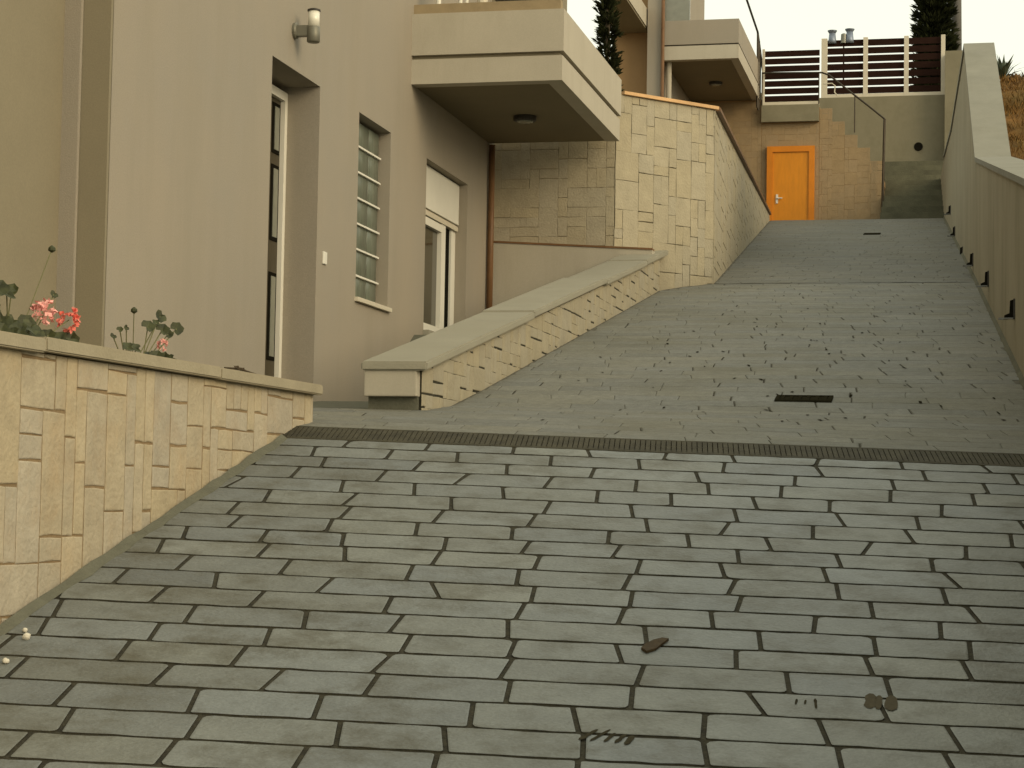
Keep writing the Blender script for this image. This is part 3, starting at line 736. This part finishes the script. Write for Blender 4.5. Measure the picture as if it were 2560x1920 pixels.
# ------------------------------------------------------------------ second house up the slope
t = thing('far_house', (-6, 36.5, 5), 'smaller beige house higher up the slope with its own balcony', 'house')
bm = bmesh.new(); box(bm, -6.45, -5.74, 36.5, 42, 4.5, 13); obj('front_wall', bm, M['plaster_or'], t)
bm = bmesh.new(); box(bm, -5.735, -5.45, 36.1, 42, 4.5, 13); obj('corner_pillar', bm, M['plaster'], t)
bm = bmesh.new(); prism(bm, [(-6.12,33,8.75),(-5.78,33,8.75),(-5.78,36.495,8.75),(-6.44,36.495,8.75)], (0,0,.03)); obj('upper_soffit', bm, M['plaster_dk'], t)
bm = bmesh.new(); prism(bm, [(-6.10,33,8.782),(-5.76,33,8.782),(-5.76,36.49,8.782),(-6.43,36.49,8.782)], (0,0,.34)); obj('upper_balcony', bm, M['plaster_lt'], t)
bm = bmesh.new(); tube(bm, [(-5.44,36.05,5.2),(-5.44,36.05,12)], .032, 10); obj('downpipe', bm, M['pipe'], t)
bm = bmesh.new(); tube(bm, [(-5.355,36.3,5.2),(-5.355,36.3,8.13)], .05, 12); obj('post', bm, M['plaster_lt'], t)
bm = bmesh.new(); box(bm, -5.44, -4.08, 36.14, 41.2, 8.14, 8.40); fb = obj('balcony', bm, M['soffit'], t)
bm = bmesh.new(); box(bm, -5.42, -4.05, 36.1, 36.25, 8.13, 8.385); box(bm, -4.20, -4.05, 36.251, 40.0, 8.13, 8.385); obj('slab_edge', bm, M['plaster_lt'], fb)
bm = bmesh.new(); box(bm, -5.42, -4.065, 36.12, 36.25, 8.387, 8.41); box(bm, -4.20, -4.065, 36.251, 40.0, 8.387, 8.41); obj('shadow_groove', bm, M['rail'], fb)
bm = bmesh.new(); box(bm, -5.42, -4.05, 36.1, 36.25, 8.412, 8.86); box(bm, -4.20, -4.05, 36.251, 40.0, 8.412, 8.86); obj('parapet', bm, M['plaster'], fb)
bm = bmesh.new(); box(bm, -5.41, -4.96, 36.14, 36.2, 8.861, 9.9); obj('grey_panel', bm, M['glass_gr'], fb)
bm = bmesh.new()
tube(bm, [(-4.06,36.15,9.62),(-4.06,37.5,9.55),(-4.06,39.55,9.42),(-4.06,40.75,8.83)], .022, 8)
for y, z in ((39.6,9.40),(39.85,9.3),(40.1,9.17)): tube(bm, [(-4.06,y,7.9),(-4.06,y,z)], .022, 8)
obj('side_railing', bm, M['rail'], fb)

# ------------------------------------------------------------------ trees and plants
def leafquad(bm, p, d, l, w, nrm=None):
    d = d.normalized(); s = d.cross(nrm or Vector((rnd.uniform(-1,1),rnd.uniform(-1,1),rnd.uniform(-1,1)))).normalized()
    m = p + d*l*.5
    vs = [bm.verts.new(v) for v in (p, m+s*w, p+d*l, m-s*w)]
    bm.faces.new(vs)
def cypress(x, y, z0, z1, r0, r1, n, label, seed, side=0, ll=.2):
    global rnd
    rnd = random.Random(seed)
    t = thing('cypress_tree', (x, y, z0), label, 'tree')
    bm = bmesh.new(); tube(bm, [(x,y,z0),(x,y,(z0+z1)/2),(x,y,z1)], [r0*.35, r0*.28, .03], 10); obj('trunk', bm, M['bark'], t)
    bm = bmesh.new()
    for i in range(n):
        h = rnd.random()**.9; z = z0+.3+(z1-z0-.3)*h
        rr = (r0+(r1-r0)*h)*(.75+.35*math.sin(z*7+seed)*math.sin(z*3.1))
        a = rnd.uniform(0, 2*math.pi); q = rr*math.sqrt(rnd.uniform(.05, 1))
        p = Vector((x+q*math.cos(a), y+q*math.sin(a), z))
        d = Vector((math.cos(a), math.sin(a), rnd.uniform(.2, 1.6)))
        for k in range(3): leafquad(bm, p, d+Vector((rnd.uniform(-.4,.4),rnd.uniform(-.4,.4),rnd.uniform(-.3,.5))), ll*rnd.uniform(.5,1.2), ll*.14)
    # loose sprays that break the outline
    for i in range(n//9):
        h = rnd.random(); z = z0+.5+(z1-z0-.6)*h; a = rnd.uniform(0, 2*math.pi); rr = (r0+(r1-r0)*h)
        p = Vector((x+rr*.8*math.cos(a), y+rr*.8*math.sin(a), z)); d = Vector((math.cos(a), math.sin(a), rnd.uniform(.1,.9)))
        for k in range(10): leafquad(bm, p+d*rnd.uniform(0,.14)*ll/.2, d+Vector((rnd.uniform(-.5,.5),rnd.uniform(-.5,.5),rnd.uniform(-.2,.5))), ll*rnd.uniform(.5,1.1), ll*.11)
    obj('crown', bm, M['cypress'], t)
cypress(-.70, 46.3, 8.93, 14.6, .36, .24, 6500, 'tall dark cypress tree behind the taller slat fence', 3, ll=.22)
cypress(-5.385, 30.0, 4.65, 10.5, .125, .11, 2400, 'slender dark cypress tree between the near balcony and the far house', 4, ll=.13)
t = thing('utility_pole', (-.2, 47.2, 8.9), 'grey upright utility pole beside the tall cypress', 'pole')
bm = bmesh.new(); tube(bm, [(-.20,47.2,8.9),(-.24,47.2,14)], [.125,.11], 16); obj('shaft', bm, M['grey_pole'], t, True)
bm = bmesh.new(); box(bm, -.45,.02,47.12,47.2,12.9,13.0); obj('bracket', bm, M['iron'], t)

def yucca(x, y, z, n, l, label, m, name='yucca_plant', cat='plant'):
    global rnd
    rnd = random.Random(int(x*100+y*7))
    t = thing(name, (x, y, z), label, cat)
    bm = bmesh.new(); tube(bm, [(x,y,z-.1),(x,y,z+l*.35)], [.04,.03], 8); obj('stem', bm, M['bark'], t)
    bm = bmesh.new()
    for i in range(n):
        a = rnd.uniform(0, 2*math.pi); e = rnd.uniform(-.2, 1.4)
        d = Vector((math.cos(a)*math.cos(e), math.sin(a)*math.cos(e), math.sin(e)))
        p = Vector((x,y,z+l*.35)); L_ = l*rnd.uniform(.5,.85); s = d.cross(Vector((0,0,1))).normalized()*l*.035
        q = p+d*L_*.55; e_ = p+d*L_-Vector((0,0,L_*.16))
        vs = [bm.verts.new(v) for v in (p-s*.6, p+s*.6, q+s, q-s, e_)]
        bm.faces.new((vs[0],vs[1],vs[2],vs[3])); bm.faces.new((vs[3],vs[2],vs[4]))
    obj('leaves', bm, m, t)
yucca(.50, 28.3, 5.72, 60, .62, 'dark spiky yucca on the bank just behind the right wall coping', M['bluegreen'])
yucca(.86, 29.2, 5.74, 70, .60, 'paler spiky yucca at the right edge of the bank', M['bush'])
yucca(.12, 28.0, 5.85, 26, .42, 'small spiky tuft peeping over the top end of the right wall', M['bluegreen'], 'spiky_tuft')
def bush(x, y, z, r, label, m):
    global rnd
    rnd = random.Random(int(x*91+y*13))
    t = thing('shrub', (x, y, z), label, 'shrub')
    bm = bmesh.new()
    for k in range(5):
        a = rnd.uniform(0,6.28); tube(bm, [(x,y,z-.1),(x+r*.5*math.cos(a),y+r*.5*math.sin(a),z+r*.8)], [.02,.008], 6)
    obj('branches', bm, M['bark'], t)
    bm = bmesh.new()
    for i in range(420):
        v = Vector((rnd.gauss(0,1),rnd.gauss(0,1),rnd.gauss(0,1))).normalized()*r*rnd.uniform(.3,1)
        p = Vector((x,y,z+r*.8))+Vector((v.x,v.y,v.z*.9)); leafquad(bm, p, v+Vector((0,0,r*.5)), .09, .025)
    obj('foliage', bm, m, t)
bush(.80, 30.6, 5.78, .32, 'pale green loose shrub on the bank behind the yuccas', M['bush'])
bush(.62, 27.2, 5.45, .16, 'small brownish shrub on the orange bank below the yuccas', M['earth'])

# dry grass tufts on the bank (uncountable)
rnd = random.Random(77); bm = bmesh.new()
for i in range(2600):
    y = rnd.uniform(20, 30); x = wallX(y)+.36+abs(rnd.gauss(0, .7)); z = bankz(x, y)-.01
    for k in range(3): leafquad(bm, Vector((x+rnd.uniform(-.02,.02),y,z)), Vector((rnd.uniform(-.6,.6),rnd.uniform(-.6,.6),1)), rnd.uniform(.05,.14), .006)
struct(obj('dry_grass', bm, M['bank']), 'stuff')

# geraniums in the planter
def disc_leaf(bm, c, r, nrm, up=0.25):
    nrm = nrm.normalized(); a = nrm.orthogonal().normalized(); b = nrm.cross(a)
    n = 12; cv = bm.verts.new(c); ring = []
    for k in range(n):
        t = 2*math.pi*k/n; rr = r*(1+.13*math.cos(t*5+.5))*(.35 if k == 0 else 1)
        ring.append(bm.verts.new(c + (a*math.cos(t)+b*math.sin(t))*rr + nrm*r*up*(1+.4*math.sin(3*t))))
    for k in range(n): bm.faces.new((cv, ring[k], ring[(k+1) % n]))
def flower_head(bm, c, r, n=26):
    for i in range(n):
        v = Vector((rnd.gauss(0,1),rnd.gauss(0,1),rnd.gauss(.25,.9))).normalized()
        p = c + Vector((v.x*r*.85, v.y*r*.85, v.z*r))
        for k in range(4):
            d = (v*.5+Vector((rnd.uniform(-1,1),rnd.uniform(-1,1),rnd.uniform(-1,1)))).normalized()
            leafquad(bm, p, d, r*.62, r*.24, v)
def geranium(base, leaves, heads, buds, label, seed, lr=.028, extra=0):
    global rnd
    rnd = random.Random(seed); base = Vector(base)
    leaves = list(leaves)+[(base.x+rnd.uniform(-.06,.10), base.y+rnd.uniform(-.32,.22), base.z+rnd.uniform(.08,.17), rnd.uniform(.018,.03)) for k in range(extra)]
    t = thing('geranium', base, label, 'plant')
    sb = bmesh.new()
    lb = bmesh.new()
    for (x, y, z, r) in leaves:
        r *= 1.3; c = Vector((x,y,z)); mid = (base+c)/2+Vector((rnd.uniform(-.02,.02),rnd.uniform(-.02,.02),.0))
        tube(sb, [base+Vector((rnd.uniform(-.03,.03),rnd.uniform(-.05,.05),0)), mid, c], .0028, 5)
        disc_leaf(lb, c, r, Vector((rnd.uniform(.1,.9), rnd.uniform(-1.0,-.1), rnd.uniform(.15,1))))
    obj('leaves', lb, M['leaf'], t)
    for (x, y, z, r, mname) in heads:
        c = Vector((x,y,z)); tube(sb, [base, (base+c)/2+Vector((.01,0,.01)), c], .003, 5)
        hb = bmesh.new(); flower_head(hb, c, r); obj('flower_head', hb, M[mname], t)
    for (x, y, z) in buds:
        c = Vector((x,y,z)); tube(sb, [base, (base+c)/2+Vector((0,.012,0)), c], .0022, 5)
        bb = bmesh.new(); lathe(bb, c-Vector((0,0,.014)), [(.003,0),(.016,.009),(.015,.02),(.003,.03)], 8); obj('bud', bb, M['leaf'], t)
    obj('stems', sb, M['stem'], t)
geranium((-3.72,7.28,.48), [(-3.58,7.13,.615,.034),(-3.57,7.2,.64,.03),(-3.58,7.07,.60,.034),(-3.6,7.30,.63,.03),(-3.66,7.22,.66,.03),(-3.58,7.6,.60,.03),(-3.62,7.05,.655,.034),(-3.63,7.10,.63,.032),(-3.60,7.17,.60,.036),(-3.62,7.24,.615,.034),(-3.64,7.30,.665,.030),(-3.6,7.33,.60,.028),
    (-3.62,7.09,.765,.034),(-3.62,7.02,.775,.032),(-3.64,7.17,.785,.022),(-3.62,7.57,.628,.030),(-3.62,7.66,.630,.030),(-3.64,7.50,.635,.024),(-3.6,7.12,.585,.035),(-3.6,7.26,.585,.034),(-3.60,7.0,.60,.036),(-3.62,6.98,.70,.03),(-3.63,7.52,.805,.014)],
    [(-3.62,7.415,.728,.040,'petal_pink'),(-3.62,7.645,.712,.040,'petal_red'),(-3.62,7.325,.618,.028,'petal_red')], [(-3.62,7.47,.985)],
    'coral and pink flowering geranium with dark leaves at the left end of the planter', 5, extra=26)
geranium((-3.74,8.56,.48), [(-3.66,8.70,.825,.024),(-3.66,8.66,.79,.018),(-3.66,8.56,.765,.026),(-3.66,8.90,.785,.026),(-3.66,8.73,.765,.026),(-3.66,8.80,.75,.02),(-3.66,8.345,.652,.024),(-3.66,8.43,.655,.022),
    (-3.64,8.62,.632,.026),(-3.64,8.70,.630,.026),(-3.64,8.79,.632,.024),(-3.66,8.25,.725,.012),(-3.66,8.18,.69,.012),(-3.66,8.32,.74,.010)],
    [(-3.66,8.735,.695,.022,'petal_pink')], [(-3.66,8.40,.825)], 'small straggly geranium with one pink flower beside the front door end', 6, extra=7)
t = thing('dry_twig', (-3.66, 9.8, .60), 'dark dry twig and leaf lying on the planter coping', 'twig')
bm = bmesh.new(); tube(bm, [(-3.66,9.55,.645),(-3.66,9.75,.652),(-3.66,10.02,.643)], [.004,.007,.003], 6); obj('twig', bm, M['deadleaf'], t)
bm = bmesh.new(); rnd = random.Random(4)
for q in ((9.70,.655),(9.78,.650),(9.74,.648)): disc_leaf(bm, Vector((-3.65,q[0],q[1])), .02, Vector((.3,-.3,1)))
obj('curled_leaf', bm, M['deadleaf'], t)

# litter and marks on the lower ramp
def onramp(x, y, h): return Vector((x, y, gz(x, y)+.0085+h))
rnd = random.Random(8)
bm = bmesh.new()
pts = [(-.075,-.055),(-.03,-.085),(.02,-.04),(.045,.02),(.075,.075),(.03,.08),(-.02,.055),(-.06,.0)]
top = [onramp(-1.096+u*.55, 7.26+v*.95, .008+.02*abs(u+v)) for u, v in pts]
bot = [onramp(-1.096+u*.55, 7.26+v*.95, .001) for u, v in pts]
tv = [bm.verts.new(p) for p in top]; bv = [bm.verts.new(p) for p in bot]
bm.faces.new(tv); bm.faces.new(bv[::-1])
for i in range(8): bm.faces.new((bv[i], bv[(i+1) % 8], tv[(i+1) % 8], tv[i]))
tag(obj('dead_leaf', bm, M['deadleaf']), 'brown dead leaf lying on the pavers right of centre', 'leaf')
def smear(cx, cy, strokes, label, m='smear', name='dark_smear'):
    bm = bmesh.new()
    for (u, v, l, w, s) in strokes:
        n = 7; L_, R_ = [], []
        for k in range(n):
            f = k/(n-1); ww = w*min(1, .35+1.3*math.sin(math.pi*f))*rnd.uniform(.8,1.15)
            x = cx+u+s*f; y = cy+v+l*f
            L_.append(bm.verts.new(onramp(x-ww, y, .0005))); R_.append(bm.verts.new(onramp(x+ww, y, .0005)))
        for k in range(n-1): bm.faces.new((L_[k], R_[k], R_[k+1], L_[k+1]))
    tag(obj(name, bm, M[m]), label, 'stain')
smear(-1.125, 6.335, [(-.07,0,.10,.009,.04),(-.035,0,.11,.007,.045),(.01,.005,.08,.008,.02),(.045,.005,.08,.008,.02),(.08,.0,.08,.010,.01)], 'row of dark scrape marks on the pavers near the bottom edge')
smear(-.267, 6.86, [(-.04,0,.14,.018,.0),(-.012,0,.13,.012,.0),(.03,0,.14,.020,.0)], 'brown smudge on a paver at the lower right', 'damp')
smear(-.52, 6.81, [(-.03,.02,.05,.004,.0),(0,.03,.04,.004,.0),(.04,0,.09,.005,-.01)], 'few thin dark flecks on a paver left of the brown smudge')
for x, y, s, l in ((-3.304,6.71,.016,'larger white pebble at the foot of the planter wall'),(-3.345,6.78,.010,'smaller white pebble beyond the larger one by the planter wall'),(-3.262,6.47,.012,'white pebble nearest the left edge of the ramp')):
    bm = bmesh.new(); bmesh.ops.create_icosphere(bm, subdivisions=2, radius=s)
    for v in bm.verts: v.co *= rnd.uniform(.8,1.2); v.co.z *= .9
    bm.transform(Matrix.Translation(onramp(x, y, s*.6))); tag(obj('pebble', bm, M['bit'], smooth=True), l, 'pebble', 'white pebbles on the ramp')

# ------------------------------------------------------------------ camera
yaw, pitch, roll = R(12.7712), R(3.3221), R(1.0)
f = Vector((-math.sin(yaw)*math.cos(pitch), math.cos(yaw)*math.cos(pitch), math.sin(pitch)))
r0 = Vector((math.cos(yaw), math.sin(yaw), 0)); u0 = r0.cross(f)
r = r0*math.cos(roll)+u0*math.sin(roll); u = u0*math.cos(roll)-r0*math.sin(roll)
cam = bpy.data.cameras.new('camera'); co = link(bpy.data.objects.new('camera', cam))
m3 = Matrix((r, u, -f)).transposed(); co.matrix_world = m3.to_4x4()
cam.sensor_width = 36; cam.lens = 36*5000/2560; cam.clip_end = 2000; cam.clip_start = .05
S.camera = co

# ------------------------------------------------------------------ light
SUN_EL, SUN_AZ = R(22), R(120)      # azimuth clockwise from +Y: behind the viewer, to the right; veiled by thin cloud
sd = bpy.data.lights.new('sun', 'SUN'); sd.energy = 1.0; sd.angle = R(30); sd.color = (1,.80,.50)
so = link(bpy.data.objects.new('sun', sd))
dirv = Vector((math.sin(SUN_AZ)*math.cos(SUN_EL), math.cos(SUN_AZ)*math.cos(SUN_EL), math.sin(SUN_EL)))
so.rotation_euler = (-dirv).to_track_quat('-Z', 'Y').to_euler()
w = bpy.data.worlds.new('World'); S.world = w; w.use_nodes = True
nt = w.node_tree; bg = nt.nodes['Background']
sky = nt.nodes.new('ShaderNodeTexSky'); sky.sky_type = 'NISHITA'; sky.sun_disc = False
sky.sun_elevation = SUN_EL; sky.sun_rotation = SUN_AZ; sky.air_density = 1.0; sky.dust_density = 4.0; sky.ozone_density = .6
mx = nt.nodes.new('ShaderNodeMix'); mx.data_type = 'RGBA'; mx.inputs[0].default_value = .82
mx.inputs[7].default_value = (6.7, 6.62, 5.25, 1)          # even cream overcast
nt.links.new(sky.outputs[0], mx.inputs[6]); nt.links.new(mx.outputs[2], bg.inputs[0]); bg.inputs[1].default_value = .12
S.view_settings.view_transform = 'Standard'; S.view_settings.look = 'None'
S.view_settings.exposure = .6; S.view_settings.gamma = 1
